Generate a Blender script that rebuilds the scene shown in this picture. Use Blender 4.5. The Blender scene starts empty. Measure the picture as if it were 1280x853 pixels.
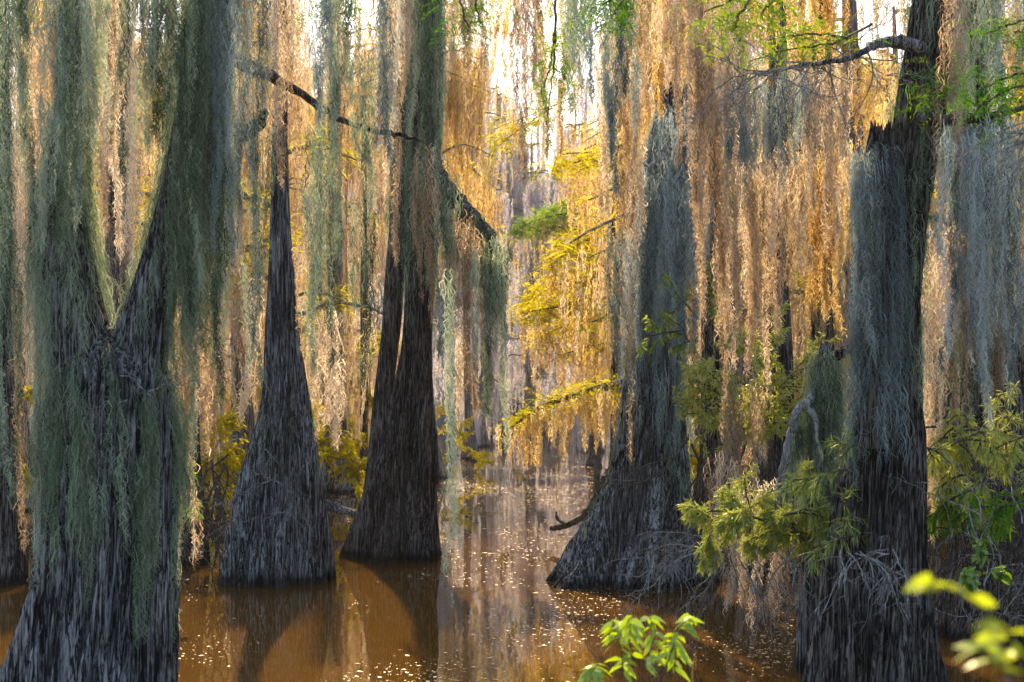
import bpy, math
import numpy as np
from mathutils import Vector

R = np.random.default_rng(11)
FOC, CAMH, YH = 1777.8, 2.4, 510.0            # photo pixels (1280 wide), camera height, horizon row
PI = math.pi
scene = bpy.context.scene
COL = scene.collection


def P(X, Y, D):
    """photo pixel at distance D -> world point"""
    return np.array([(X - 640) / FOC * D, D, CAMH + (YH - Y) / FOC * D])


# ------------------------------------------------------------------ objects
def tag(o, label=None, cat=None, group=None, kind=None):
    if label: o['label'] = label
    if cat: o['category'] = cat
    if group: o['group'] = group
    if kind: o['kind'] = kind
    return o


def empty(name, loc, label, cat, group=None):
    o = bpy.data.objects.new(name, None)
    o.empty_display_size = .2
    o.location = loc
    COL.objects.link(o)
    return tag(o, label, cat, group)


class MB:
    """collects quads, builds ONE mesh object"""
    def __init__(self):
        self.v, self.f, self.t, self.n = [], [], [], 0

    def add(self, v, f, t=None):
        v = np.asarray(v, dtype=np.float64).reshape(-1, 3)
        self.v.append(v)
        self.f.append(np.asarray(f, dtype=np.int64).reshape(-1, 4) + self.n)
        if t is None: t = np.full(len(v), .5)
        self.t.append(np.asarray(t, dtype=np.float64).reshape(-1))
        self.n += len(v)

    def mesh(self, name, mat, origin=(0, 0, 0), smooth=False):
        v = np.concatenate(self.v) - np.asarray(origin)[None]
        f = np.concatenate(self.f)
        me = bpy.data.meshes.new(name)
        me.vertices.add(len(v)); me.vertices.foreach_set('co', v.astype(np.float32).ravel())
        me.loops.add(len(f) * 4); me.loops.foreach_set('vertex_index', f.astype(np.int32).ravel())
        me.polygons.add(len(f)); me.polygons.foreach_set('loop_start', np.arange(0, len(f) * 4, 4, dtype=np.int32))
        me.polygons.foreach_set('use_smooth', np.full(len(f), smooth))
        a = me.attributes.new('tint', 'FLOAT', 'POINT')
        a.data.foreach_set('value', np.concatenate(self.t).astype(np.float32))
        me.update(calc_edges=True)
        me.materials.append(mat)
        return me

    def build(self, name, mat, parent=None, loc=None, smooth=False):
        origin = np.array(loc if loc is not None else (0, 0, 0), dtype=float)
        q = parent
        while q is not None: origin += np.array(q.location); q = q.parent
        o = bpy.data.objects.new(name, self.mesh(name, mat, origin, smooth))
        if parent: o.parent = parent
        else: o.location = origin
        COL.objects.link(o)
        return o


def copy_tree(src, loc, rz, s, label, group):
    r = src.copy(); COL.objects.link(r)
    r.location = loc; r.rotation_euler = (0, 0, rz); r.scale = (s, s, s * R.uniform(.92, 1.08))
    r['label'] = label; r['group'] = group
    for ch in list(src.children):
        c = ch.copy(); COL.objects.link(c); c.parent = r
    return r


# ------------------------------------------------------------------ geometry
def norm(a): return a / (np.linalg.norm(a, axis=-1, keepdims=True) + 1e-9)


def ribbons(mb, pts, w, side, tint):
    """pts (N,K,3), w (N,K) widths, side (N,3), tint (N,)"""
    N, K, _ = pts.shape
    h = (w[:, :, None] * .5) * side[:, None, :]
    v = np.stack([pts - h, pts + h], axis=2).reshape(-1, 3)
    i = (np.arange(N) * K * 2)[:, None] + (np.arange(K - 1) * 2)[None]
    f = np.stack([i, i + 1, i + 3, i + 2], axis=-1).reshape(-1, 4)
    mb.add(v, f, np.repeat(tint, K * 2))


def filaments(mb, root, L, W, K=7, curl=.012, out=None, tint=None, fly=.33):
    N = len(root)
    if N == 0: return
    t = np.linspace(0, 1, K)[None]
    L = np.broadcast_to(L, (N,))[:, None]
    ph = R.uniform(0, 2 * PI, (2, N, 1)); fr = R.uniform(.7, 2.9, (2, N, 1))
    A = curl * R.uniform(.4, 1.6, (N, 1))
    fl = (R.random((N, 1)) < fly)
    Lz = np.where(fl, L * R.uniform(.1, .55, (N, 1)), L)
    az = R.uniform(0, 2 * PI, (N, 1))
    so = np.where(fl, L * R.uniform(.1, .34, (N, 1)), 0)
    px = root[:, 0:1] + A * np.sin(2 * PI * fr[0] * t + ph[0]) - A * np.sin(ph[0]) + so * np.cos(az) * np.sin(t * 1.7)
    py = root[:, 1:2] + A * np.sin(2 * PI * fr[1] * t + ph[1]) - A * np.sin(ph[1]) + so * np.sin(az) * np.sin(t * 1.7)
    pz = root[:, 2:3] - Lz * (t + .06 * np.sin(7 * t + ph[0]))
    p = np.stack([px, py, pz], -1)
    if out is not None: p[:, :, :2] += out[:, None, :2] * (np.sin(t * PI * .8) * np.minimum(L, .3) * .35)[:, :, None]
    w = np.broadcast_to(W, (N,))[:, None] * (1 - .65 * t)
    a = R.uniform(0, PI, N)
    side = np.stack([np.cos(a), np.sin(a) * .7, R.normal(0, .15, N)], -1)
    if tint is None: tint = R.random(N)
    ribbons(mb, p, w, side, tint)


def rope(mb, top, L, r, l, w, cov=2.0, K=6, sway=.03, tint0=None, curl=None, lean=(0, 0)):
    """one tapering streamer of moss made of many short curled filaments"""
    n = max(14, int(cov * L * 2 * r * .8 / (l * w * .7)))
    u = R.random(n) ** .85
    ph = R.uniform(0, 6.3, 4)
    rr = r * (1 - u) ** .7 * (1 + .55 * np.sin(u * L * 7 + ph[3] + np.sin(u * L * 17))) + .003
    ang = R.uniform(0, 2 * PI, n); q = np.sqrt(R.random(n)) * rr
    s = sway * u * L ** .5
    x = top[0] + s * np.sin(u * 3.1 + ph[0]) + .3 * s * np.sin(u * 11 + ph[2]) + lean[0] * u * L + q * np.cos(ang)
    y = top[1] + s * np.sin(u * 2.7 + ph[1]) + lean[1] * u * L + q * np.sin(ang)
    z = top[2] - L * u * .97 + R.normal(0, .01, n)
    ln = l * R.uniform(.5, 1.5, n) * (1 - .45 * u)
    c = (tint0 if tint0 is not None else R.random())
    tint = np.clip(c + R.normal(0, .22, n), 0, 1)
    filaments(mb, np.stack([x, y, z], -1), ln, w * R.uniform(.6, 1.4, n), K, curl if curl else l * .085, tint=tint)


def tube(mb, pts, r, sides=8, rough=0.0, tint=.5):
    pts = np.asarray(pts, float); n = len(pts)
    r = np.broadcast_to(r, (n,))
    tg = norm(np.gradient(pts, axis=0))
    ref = np.array([0, 0, 1.0]) if abs(tg[:, 2]).mean() < .8 else np.array([0, 1.0, 0])
    a = norm(np.cross(tg, ref)); b = np.cross(tg, a)
    th = np.linspace(0, 2 * PI, sides, endpoint=False)
    rr = r[:, None] * (1 + rough * R.normal(0, 1, (n, sides)))
    v = pts[:, None] + rr[:, :, None] * (np.cos(th)[None, :, None] * a[:, None] + np.sin(th)[None, :, None] * b[:, None])
    i = np.arange(n - 1)[:, None] * sides; j = np.arange(sides)[None]; k = (j + 1) % sides
    f = np.stack([i + j, i + k, i + sides + k, i + sides + j], -1).reshape(-1, 4)
    mb.add(v, f, np.full(n * sides, tint))


def smooth_path(pts, n, jit=0.0):
    """Catmull-Rom through pts, n samples"""
    p = np.asarray(pts, float)
    p = np.concatenate([[2 * p[0] - p[1]], p, [2 * p[-1] - p[-2]]])
    m = len(p) - 3
    u = np.linspace(0, m - 1e-6, n); i = u.astype(int); t = (u - i)[:, None]
    a, b, c, d = p[i], p[i + 1], p[i + 2], p[i + 3]
    q = .5 * (2 * b + (c - a) * t + (2 * a - 5 * b + 4 * c - d) * t ** 2 + (3 * b - a - 3 * c + d) * t ** 3)
    if jit: q[1:-1] += R.normal(0, jit, (n - 2, 3))
    return q


def limb(mb, pts, r0, r1, sides=10, n=None, jit=.006, rough=.06):
    n = n or max(8, len(pts) * 6)
    q = smooth_path(pts, n, jit)
    rr = np.linspace(r0, r1, n) * (1 + .12 * np.sin(np.linspace(0, 9, n) + R.uniform(0, 6)))
    tube(mb, q, rr, sides, rough)
    return q


def twig(mb, p, d, L, r, depth, ends, kids=4, droop=.0, spread=.6, sides=4, wig=.12):
    """recursive bare twig; ends collects (point, direction)"""
    n = 7
    q = [np.array(p, float)]; dd = np.array(d, float)
    dirs = []
    for i in range(n - 1):
        dd = norm(dd + R.normal(0, wig, 3) + np.array([0, 0, -droop]))
        q.append(q[-1] + dd * L / (n - 1)); dirs.append(dd)
    q = np.array(q)
    tube(mb, q, np.linspace(r, r * .45, n), sides)
    for i in range(1, n): ends.append((q[i], dirs[i - 1], depth))
    if depth > 0:
        for k in range(kids):
            i = R.integers(1, n)
            nd = norm(dirs[i - 1] + R.normal(0, spread, 3))
            twig(mb, q[i], nd, L * R.uniform(.4, .7), r * .6, depth - 1, ends, kids, droop, spread, sides, wig)


def leaves(mb, base, d, L, W, tint=None, prof=(.08, .85, 1.0, .1), droop=.25):
    """blades with a bend; base (N,3), d (N,3)"""
    N = len(base)
    if N == 0: return
    d = norm(d); t = np.array([0, .3, .62, 1.0])
    L = np.broadcast_to(L, (N,))
    p = base[:, None] + d[:, None] * (L[:, None] * t)[:, :, None]
    p[:, :, 2] -= droop * (L[:, None] * t ** 2)
    w = np.broadcast_to(W, (N,))[:, None] * np.array(prof)[None]
    side = norm(np.cross(d, R.normal(0, 1, (N, 3))))
    if tint is None: tint = R.random(N)
    ribbons(mb, p, w, side, tint)


def needles(mb, base, d, L, n, nl, nw, tint):
    """flat two-ranked cypress branchlets: base (N,3), d (N,3), each with n needles a side"""
    N = len(base)
    d = norm(d); s = norm(np.cross(d, np.array([0, 0, 1.0]) + R.normal(0, .5, (N, 3))))
    t = np.linspace(.06, 1, n)
    L = np.broadcast_to(L, (N,))
    for sg in (-1, 1):
        b = base[:, None] + d[:, None] * (L[:, None] * t)[:, :, None]
        b[:, :, 2] -= .25 * L[:, None] * t ** 2
        ll = nl * (1 - .6 * t)[None, :] * R.uniform(.8, 1.2, (N, n))
        dd = norm(sg * s[:, None] + .55 * d[:, None] + R.normal(0, .12, (N, n, 3)))
        b = b.reshape(-1, 3); dd = dd.reshape(-1, 3)
        leaves(mb, b, dd, ll.ravel(), nw, np.repeat(tint, n) + R.normal(0, .08, N * n), droop=.15)


# ------------------------------------------------------------------ materials
def newmat(name):
    m = bpy.data.materials.new(name); m.use_nodes = True
    nt = m.node_tree; nt.nodes.clear()
    return m, nt, nt.nodes.new('ShaderNodeOutputMaterial')


def ramp(nt, stops, fac):
    r = nt.nodes.new('ShaderNodeValToRGB')
    e = r.color_ramp.elements
    while len(e) < len(stops): e.new(.5)
    for el, (p, c) in zip(e, stops): el.position = p; el.color = (*c, 1)
    nt.links.new(fac, r.inputs[0])
    return r.outputs[0]


def foliage_mat(name, stops, transl=.45, tsat=1.15, gloss=0.0):
    m, nt, out = newmat(name)
    at = nt.nodes.new('ShaderNodeAttribute'); at.attribute_name = 'tint'
    oi = nt.nodes.new('ShaderNodeObjectInfo')
    ma = nt.nodes.new('ShaderNodeMath'); ma.operation = 'MULTIPLY_ADD'
    nt.links.new(oi.outputs['Random'], ma.inputs[0]); ma.inputs[1].default_value = .24
    sb = nt.nodes.new('ShaderNodeMath'); sb.operation = 'SUBTRACT'
    nt.links.new(at.outputs['Fac'], sb.inputs[0]); sb.inputs[1].default_value = .12
    nt.links.new(sb.outputs[0], ma.inputs[2])
    c = ramp(nt, stops, ma.outputs[0])
    hs = nt.nodes.new('ShaderNodeHueSaturation'); hs.inputs['Saturation'].default_value = tsat
    nt.links.new(c, hs.inputs['Color'])
    d = nt.nodes.new('ShaderNodeBsdfDiffuse'); t = nt.nodes.new('ShaderNodeBsdfTranslucent')
    nt.links.new(c, d.inputs[0]); nt.links.new(hs.outputs[0], t.inputs[0])
    mx = nt.nodes.new('ShaderNodeMixShader'); mx.inputs[0].default_value = transl
    nt.links.new(d.outputs[0], mx.inputs[1]); nt.links.new(t.outputs[0], mx.inputs[2])
    res = mx.outputs[0]
    if gloss:
        g = nt.nodes.new('ShaderNodeBsdfGlossy'); g.inputs['Roughness'].default_value = .4
        m2 = nt.nodes.new('ShaderNodeMixShader'); m2.inputs[0].default_value = gloss
        nt.links.new(res, m2.inputs[1]); nt.links.new(g.outputs[0], m2.inputs[2]); res = m2.outputs[0]
    nt.links.new(res, out.inputs['Surface'])
    return m


def bark_mat(name, dark, mid, light, scale=9.0, bump=.6, wet=True):
    m, nt, out = newmat(name)
    tc = nt.nodes.new('ShaderNodeTexCoord')
    def noise(sx, sz, detail, off=0):
        mp = nt.nodes.new('ShaderNodeMapping'); mp.inputs['Scale'].default_value = (sx, sx, sz)
        mp.inputs['Location'].default_value = (off, off, off)
        nt.links.new(tc.outputs['Object'], mp.inputs[0])
        n = nt.nodes.new('ShaderNodeTexNoise'); n.inputs['Scale'].default_value = 1; n.inputs['Detail'].default_value = detail
        n.inputs['Roughness'].default_value = .65
        nt.links.new(mp.outputs[0], n.inputs['Vector'])
        return n.outputs['Fac']
    fib = noise(scale * 4.5, scale * .16, 7)
    crk = noise(scale * 2.1, scale * .075, 6, 5)
    s1 = nt.nodes.new('ShaderNodeMath'); s1.operation = 'SUBTRACT'; s1.inputs[1].default_value = .5; nt.links.new(crk, s1.inputs[0])
    s2 = nt.nodes.new('ShaderNodeMath'); s2.operation = 'ABSOLUTE'; nt.links.new(s1.outputs[0], s2.inputs[0])
    s3 = nt.nodes.new('ShaderNodeMapRange'); s3.inputs[1].default_value = 0; s3.inputs[2].default_value = .045; s3.inputs[3].default_value = -.3; s3.inputs[4].default_value = .06
    nt.links.new(s2.outputs[0], s3.inputs[0])
    s4 = nt.nodes.new('ShaderNodeMath'); s4.operation = 'ADD'; nt.links.new(fib, s4.inputs[0]); nt.links.new(s3.outputs[0], s4.inputs[1])
    fine = s4.outputs[0]
    big = noise(scale * .25, scale * .1, 4, 3)
    mul = nt.nodes.new('ShaderNodeMath'); mul.operation = 'MULTIPLY_ADD'
    nt.links.new(big, mul.inputs[0]); mul.inputs[1].default_value = .5
    sub = nt.nodes.new('ShaderNodeMath'); sub.operation = 'SUBTRACT'; sub.inputs[1].default_value = .25
    gr = noise(scale * 7, scale * 1.6, 5, 11)
    s5_ = nt.nodes.new('ShaderNodeMath'); s5_.operation = 'MULTIPLY_ADD'; s5_.inputs[1].default_value = .45; nt.links.new(gr, s5_.inputs[0]); nt.links.new(fine, s5_.inputs[2])
    s6_ = nt.nodes.new('ShaderNodeMath'); s6_.operation = 'SUBTRACT'; s6_.inputs[1].default_value = .22; nt.links.new(s5_.outputs[0], s6_.inputs[0]); fine = s6_.outputs[0]
    nt.links.new(fine, sub.inputs[0]); nt.links.new(sub.outputs[0], mul.inputs[2])
    c = ramp(nt, [(.36, dark), (.5, mid), (.68, light)], mul.outputs[0])
    if wet:   # a wet tide mark just above the water
        ge = nt.nodes.new('ShaderNodeNewGeometry'); sp = nt.nodes.new('ShaderNodeSeparateXYZ')
        nt.links.new(ge.outputs['Position'], sp.inputs[0])
        n2 = noise(5, 1, 3, 9)
        ad = nt.nodes.new('ShaderNodeMath'); ad.operation = 'MULTIPLY_ADD'; ad.inputs[1].default_value = -.16
        nt.links.new(n2, ad.inputs[0]); nt.links.new(sp.outputs['Z'], ad.inputs[2])
        w = ramp(nt, [(.0, (.25, .22, .2)), (.09, (1, 1, 1))], ad.outputs[0])
        mm = nt.nodes.new('ShaderNodeMix'); mm.data_type = 'RGBA'; mm.blend_type = 'MULTIPLY'; mm.inputs[0].default_value = 1
        nt.links.new(c, mm.inputs[6]); nt.links.new(w, mm.inputs[7]); c = mm.outputs[2]
    b = nt.nodes.new('ShaderNodeBsdfPrincipled')
    b.inputs['Roughness'].default_value = .85; b.inputs['Specular IOR Level'].default_value = .25
    nt.links.new(c, b.inputs['Base Color'])
    bp = nt.nodes.new('ShaderNodeBump'); bp.inputs['Strength'].default_value = bump; bp.inputs['Distance'].default_value = .06
    nt.links.new(fine, bp.inputs['Height']); nt.links.new(bp.outputs[0], b.inputs['Normal'])
    nt.links.new(b.outputs[0], out.inputs['Surface'])
    return m


M = {}
M['green'] = foliage_mat('moss_green', [(0, (.035, .05, .03)), (.45, (.2, .265, .165)), (1, (.52, .58, .43))], .4)
M['grey'] = foliage_mat('moss_grey', [(0, (.08, .105, .1)), (.5, (.26, .32, .305)), (1, (.52, .57, .54))], .4)
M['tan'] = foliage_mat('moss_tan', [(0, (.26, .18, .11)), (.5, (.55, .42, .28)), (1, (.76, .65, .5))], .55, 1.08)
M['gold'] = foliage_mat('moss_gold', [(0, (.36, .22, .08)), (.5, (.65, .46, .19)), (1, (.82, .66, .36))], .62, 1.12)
M['pale'] = foliage_mat('moss_haze_pale', [(0, (.36, .33, .35)), (.5, (.56, .52, .54)), (1, (.72, .68, .66))], .55)  # far moss: paleness of the distant haze is put into its colour
M['willow'] = foliage_mat('leaf_willow', [(0, (.05, .1, .02)), (.5, (.2, .28, .035)), (1, (.47, .46, .1))], .5, 1.08, .05)
M['fresh'] = foliage_mat('leaf_fresh', [(0, (.1, .2, .02)), (.5, (.26, .4, .04)), (1, (.45, .5, .08))], .5, 1.2, .05)
M['yellow'] = foliage_mat('leaf_yellow', [(0, (.16, .2, .02)), (.4, (.46, .4, .035)), (1, (.68, .54, .08))], .6, 1.2)
M['needle'] = foliage_mat('leaf_needle', [(0, (.04, .11, .02)), (.5, (.1, .22, .03)), (1, (.24, .32, .04))], .5, 1.2)
M['litter'] = foliage_mat('leaf_litter', [(0, (.35, .2, .07)), (.5, (.55, .42, .24)), (1, (.7, .62, .45))], .1, 1.0, .12)
M['bark_grey'] = bark_mat('bark_grey', (.022, .021, .021), (.12, .116, .114), (.44, .43, .42), 9, 1.0)
M['bark_dark'] = bark_mat('bark_dark', (.014, .011, .009), (.075, .06, .05), (.27, .23, .2), 9, 1.0)
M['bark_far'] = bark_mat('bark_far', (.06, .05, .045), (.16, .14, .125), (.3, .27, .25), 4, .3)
M['twig_grey'] = bark_mat('twig_grey', (.09, .085, .08), (.19, .185, .175), (.34, .33, .31), 12, .2, False)
M['twig_dark'] = bark_mat('twig_dark', (.035, .028, .02), (.07, .055, .04), (.13, .105, .08), 12, .2, False)


def water_mat():
    m, nt, out = newmat('tannin_water')
    b = nt.nodes.new('ShaderNodeBsdfPrincipled')
    b.inputs['Base Color'].default_value = (.068, .034, .005, 1)
    b.inputs['Roughness'].default_value = .012; b.inputs['IOR'].default_value = 1.333
    tc = nt.nodes.new('ShaderNodeTexCoord'); mp = nt.nodes.new('ShaderNodeMapping')
    mp.inputs['Scale'].default_value = (2.2, .9, 1)
    nt.links.new(tc.outputs['Object'], mp.inputs[0])
    n = nt.nodes.new('ShaderNodeTexNoise'); n.inputs['Scale'].default_value = 2.2; n.inputs['Detail'].default_value = 3
    nt.links.new(mp.outputs[0], n.inputs['Vector'])
    bp = nt.nodes.new('ShaderNodeBump'); bp.inputs['Strength'].default_value = .02; bp.inputs['Distance'].default_value = .05
    nt.links.new(n.outputs['Fac'], bp.inputs['Height']); nt.links.new(bp.outputs[0], b.inputs['Normal'])
    nt.links.new(b.outputs[0], out.inputs['Surface'])
    return m


def ground_mat():
    m, nt, out = newmat('bank_soil')
    b = nt.nodes.new('ShaderNodeBsdfPrincipled'); b.inputs['Roughness'].default_value = .95
    tc = nt.nodes.new('ShaderNodeTexCoord')
    n = nt.nodes.new('ShaderNodeTexNoise'); n.inputs['Scale'].default_value = 1.3; n.inputs['Detail'].default_value = 6
    nt.links.new(tc.outputs['Object'], n.inputs['Vector'])
    nt.links.new(ramp(nt, [(.3, (.04, .03, .02)), (.7, (.12, .09, .05))], n.outputs['Fac']), b.inputs['Base Color'])
    nt.links.new(b.outputs[0], out.inputs['Surface'])
    return m


# ------------------------------------------------------------------ trunks
class Stem:
    """a trunk described by photo rows (Y, xl, xr) at one distance; gives mesh and surface points"""
    def __init__(self, rows, D, flute=.16, fine=.03, seed=0, ridges=(5, 7, 9, 12), bottom=-.35, dd=None, fall=1.1, jag=0):
        self.jag = jag
        rr = np.random.default_rng(seed)
        rows = sorted(rows, key=lambda r: -r[0])
        z = np.array([CAMH + (YH - r[0]) / FOC * D for r in rows])
        x = np.array([((r[1] + r[2]) / 2 - 640) / FOC * D for r in rows])
        rad = np.array([(r[2] - r[1]) / 2 / FOC * D for r in rows])
        y = np.array([D + (r[3] if len(r) > 3 else 0) for r in rows])
        if bottom is not None and z[0] > bottom:
            k = (rad[0] - rad[1]) / max(z[1] - z[0], .05)
            x = np.r_[x[0], x]; y = np.r_[y[0], y]; rad = np.r_[rad[0] + min(k, .6) * (z[0] - bottom), rad]; z = np.r_[bottom, z]
        self.z0, self.z1 = z[0], z[-1]
        zz = np.linspace(z[0], z[-1], 160)
        def sm(a):
            b = np.interp(zz, z, a); k = 9
            return np.convolve(np.pad(b, k // 2, mode='edge'), np.ones(k) / k, 'valid')
        self.zz, self.x, self.y, self.r = zz, sm(x), sm(y), sm(rad)
        self.ph = rr.uniform(0, 6.3, 64); self.amp = rr.uniform(.5, 1, 64)
        self.flute, self.fine, self.ridges, self.fall = flute, fine, ridges, fall

    def surf(self, th, z):
        x = np.interp(z, self.zz, self.x); y = np.interp(z, self.zz, self.y); r = np.interp(z, self.zz, self.r)
        A = self.flute * (1.75 * np.exp(-np.clip(z, 0, None) / (self.fall * 1.7)) + .35)
        f = 0
        for i, k in enumerate(self.ridges):
            f = f + (.62, .5, .3, .2)[i % 4] * (np.abs(np.cos(k * th / 2 + self.ph[i] + .3 * np.sin(z * 1.0 + self.ph[i + 8]))) ** .75 - .7)
        g = 0
        for i, k in enumerate((17, 23, 29, 37, 47, 61)):
            g = g + self.amp[20 + i] * np.cos(k * th + self.ph[20 + i] + (1.5 * np.sin(z * (1.3 + .2 * i) + self.ph[30 + i]) + .6 * np.sin(z * 5 + self.ph[40 + i])))
        g = -np.abs(g / 3.0) + .4
        lum = .05 * np.sin(2 * th + z * 2 + self.ph[50]) + .04 * np.sin(3 * th - z * 3.1 + self.ph[51])
        rr = r * (1 + A * f + lum) + np.minimum(r, .5) * self.fine * 2.2 * g
        return np.stack([x + rr * np.cos(th), y + rr * np.sin(th), z + 0 * th], -1)

    def mesh(self, mb, sides=150, nz=130):
        th = np.linspace(0, 2 * PI, sides, endpoint=False)
        z = np.linspace(self.z0, self.z1, nz)
        T, Z = np.meshgrid(th, z)
        v = self.surf(T, Z)
        i = np.arange(nz - 1)[:, None] * sides; j = np.arange(sides)[None]; k = (j + 1) % sides
        f = np.stack([i + j, i + k, i + sides + k, i + sides + j], -1).reshape(-1, 4)
        mb.add(v, f)
        if self.jag:
            jz = np.abs(np.sin(2.5 * th + self.ph[9])) * .5 + np.abs(np.sin(6 * th + self.ph[10])) * .3 + np.abs(np.sin(11 * th)) * .2
            wgt = np.clip((Z - self.z1 + 2.5 * self.jag) / (2.5 * self.jag), 0, 1) ** 2
            v[..., 2] += wgt * (jz - .4)[None] * 2 * self.jag
            v = v.copy()
        # closed, ragged top
        c = v[-1].mean(0) - np.array([0, 0, self.jag * 1.5]) + np.array([0, 0, .03])
        n0 = len(th)
        cap = np.concatenate([v[-1], np.repeat(c[None], n0, 0)])
        jj = np.arange(n0); kk = (jj + 1) % n0
        mb.add(cap, np.stack([jj, kk, kk + n0, jj + n0], -1))

    def coat(self, mb, za, zb, cov, l, w, patch=.0, ropes=0, rl=.7, rr=.045, edge=1.0):
        """moss rooted on the bark; patch in -1..1 is the threshold of bare spots"""
        area = (zb - za) * 2 * PI * np.interp((za + zb) / 2, self.zz, self.r)
        n = int(cov * area / (l * w * .8))
        th = R.uniform(0, 2 * PI, n); z = R.uniform(za, zb, n)
        wob = .35 * np.sin(2.1 * z + self.ph[4]) + .15 * np.sin(6.3 * z + self.ph[5])
        nf = .7 * np.sin(3 * th + .9 * z + self.ph[1]) + np.sin(7 * (th + wob) + self.ph[2]) + .9 * np.sin(12 * (th + .6 * wob) - 1.1 * z + self.ph[3]) + .5 * np.sin(19 * th + 3 * z + self.ph[6]) + .4 * np.sin(5.1 * z + 2 * th + self.ph[7])
        fade = np.clip((z - za) / (.35 * (zb - za)), 0, 1) * 2.4 - 2.4
        keep = nf + R.normal(0, .5, n) + fade > patch * 2
        th, z, nf = th[keep], z[keep], nf[keep]
        p = self.surf(th, z); o = np.stack([np.cos(th), np.sin(th), 0 * th], -1)
        p = p + o * (R.random(len(th)) * .04 * (1 + .4 * nf)).clip(.003)[:, None]
        filaments(mb, p, l * R.uniform(.5, 2.2, len(p)), w * R.uniform(.6, 1.4, len(p)), 7, l * .1, o * .5, np.clip(.3 + .15 * nf + R.normal(0, .15, len(p)), 0, 1), fly=.14)
        for _ in range(ropes):
            t0 = R.uniform(0, 2 * PI); z0 = R.uniform(za + .3 * (zb - za), zb)
            q = self.surf(np.array([t0]), np.array([z0]))[0] + np.array([math.cos(t0), math.sin(t0), 0]) * R.uniform(.0, .035)
            rope(mb, q, min(rl * R.uniform(.5, 1.9), z0 - .05), rr * R.uniform(.6, 1.3), l, w, 2.0, 6, .02, tint0=R.uniform(.4, 1.0))


def tree(name, stems, D, label, mat, sides=280, nz=170, cat='tree', part='trunk', hi=True):
    s0 = stems[0]
    e = empty(name, (float(s0.x[0]), float(s0.y[0]), 0.0), label, cat)
    for s in stems:
        mb = MB(); s.mesh(mb, sides, nz); mb.build(part, mat, e, smooth=True)
    return e


# =================================================================== SETTING
mb = MB(); mb.add([(-220, -30, 0), (220, -30, 0), (220, 160, 0), (-220, 160, 0)], [(0, 1, 2, 3)])
tag(mb.build('water', water_mat()), 'brown tannin stained swamp water mirroring the trees', 'water', kind='structure')
GM = ground_mat()
mb = MB()
nx, ny = 120, 20
gx, gy = np.meshgrid(np.linspace(-400, 400, nx), np.r_[np.linspace(126, 156, 12), np.linspace(185, 900, 8)])
gz = np.interp(gy, [126, 132, 156, 900], [-.6, .25, 1.0, 3.0]) + .25 * np.sin(gx * .21) * np.sin(gy * .3 + gx * .05)
gi = (np.arange(ny - 1)[:, None] * nx + np.arange(nx - 1)[None])
mb.add(np.stack([gx, gy, gz], -1), np.stack([gi, gi + 1, gi + nx + 1, gi + nx], -1))
tag(mb.build('bank', GM, smooth=True), 'low wooded bank across the water', 'ground', kind='structure')
mb = MB(); mb.add([(-900, -400, -.9), (900, -400, -.9), (900, 1200, -.9), (-900, 1200, -.9)], [(0, 1, 2, 3)])
tag(mb.build('ground', GM), 'muddy lake bed and land to the horizon', 'ground', kind='structure')

# =================================================================== NEAR CYPRESSES
# --- forked mossy tree, left foreground
D1 = 10.5
s_main = Stem([(905, 2, 212), (853, 22, 205), (780, 42, 205), (700, 60, 205), (600, 66, 210), (520, 68, 213), (480, 72, 210), (450, 84, 196), (425, 112, 160), (412, 126, 140)], D1, .26, .1, 1, (4, 6, 9, 13), -.5)
s_l = Stem([(520, 70, 150), (430, 58, 140), (350, 48, 122), (300, 50, 112), (240, 56, 104), (180, 66, 100), (60, 72, 100), (-60, 80, 104), (-260, 90, 110)], D1, .05, .04, 2, bottom=None)
s_r = Stem([(540, 110, 212), (470, 124, 206), (400, 150, 216), (320, 178, 232), (240, 200, 250), (150, 218, 264), (60, 236, 276), (-60, 252, 288), (-260, 262, 290)], D1, .05, .04, 3, bottom=None)
T1 = tree('cypress_tree', [s_main, s_l, s_r], D1, 'big forked cypress in left foreground cloaked in dark green moss with a grey fluted base', M['bark_grey'])
mb = MB()
s_main.coat(mb, P(0, 690, D1)[2], P(0, 420, D1)[2], 2.4, .19, .006, .3, 150, .8, .034)
mb.build('moss_coat', M['green'], T1)
mb = MB()
s_l.coat(mb, P(0, 450, D1)[2], P(0, 120, D1)[2], 2.4, .2, .006, .1, 70, .9, .036)
mb.build('moss_coat', M['green'], T1)
mb = MB()
s_r.coat(mb, P(0, 470, D1)[2], P(0, -80, D1)[2], 2.4, .2, .006, .2, 110, 1.0, .04)
mb.build('moss_coat', M['green'], T1)
mb = MB()
limb(mb, [P(250, 165, D1), P(285, 168, D1 - .1), P(318, 160, D1 - .2), P(332, 140, D1 - .3)], .09, .03)
mb.build('branch', M['bark_dark'], T1)
mb = MB()
limb(mb, [P(262, 60, D1 + .2), P(310, 82, D1 + 1.2), P(358, 106, D1 + 2.2), P(400, 134, D1 + 2.5), P(440, 155, D1 + 2.6), P(495, 168, D1 + 2.7), P(525, 176, D1 + 2.8)], .06, .012, jit=.008)
mb.build('branch', M['bark_dark'], T1)
mb = MB()
for a, b_, c in ((P(92, -40, D1), P(40, -70, D1 - .6), P(-40, -60, D1 - 1.2)), (P(270, -60, D1), P(330, -85, D1 - .2), P(400, -80, D1 + .3)),
              (P(262, -20, D1), P(200, -70, D1 + .5), P(120, -75, D1 + .9))):
    mb = MB(); limb(mb, [a, b_, c], .08, .03); mb.build('branch', M['bark_dark'], T1)
mb = MB(); ends = []
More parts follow.
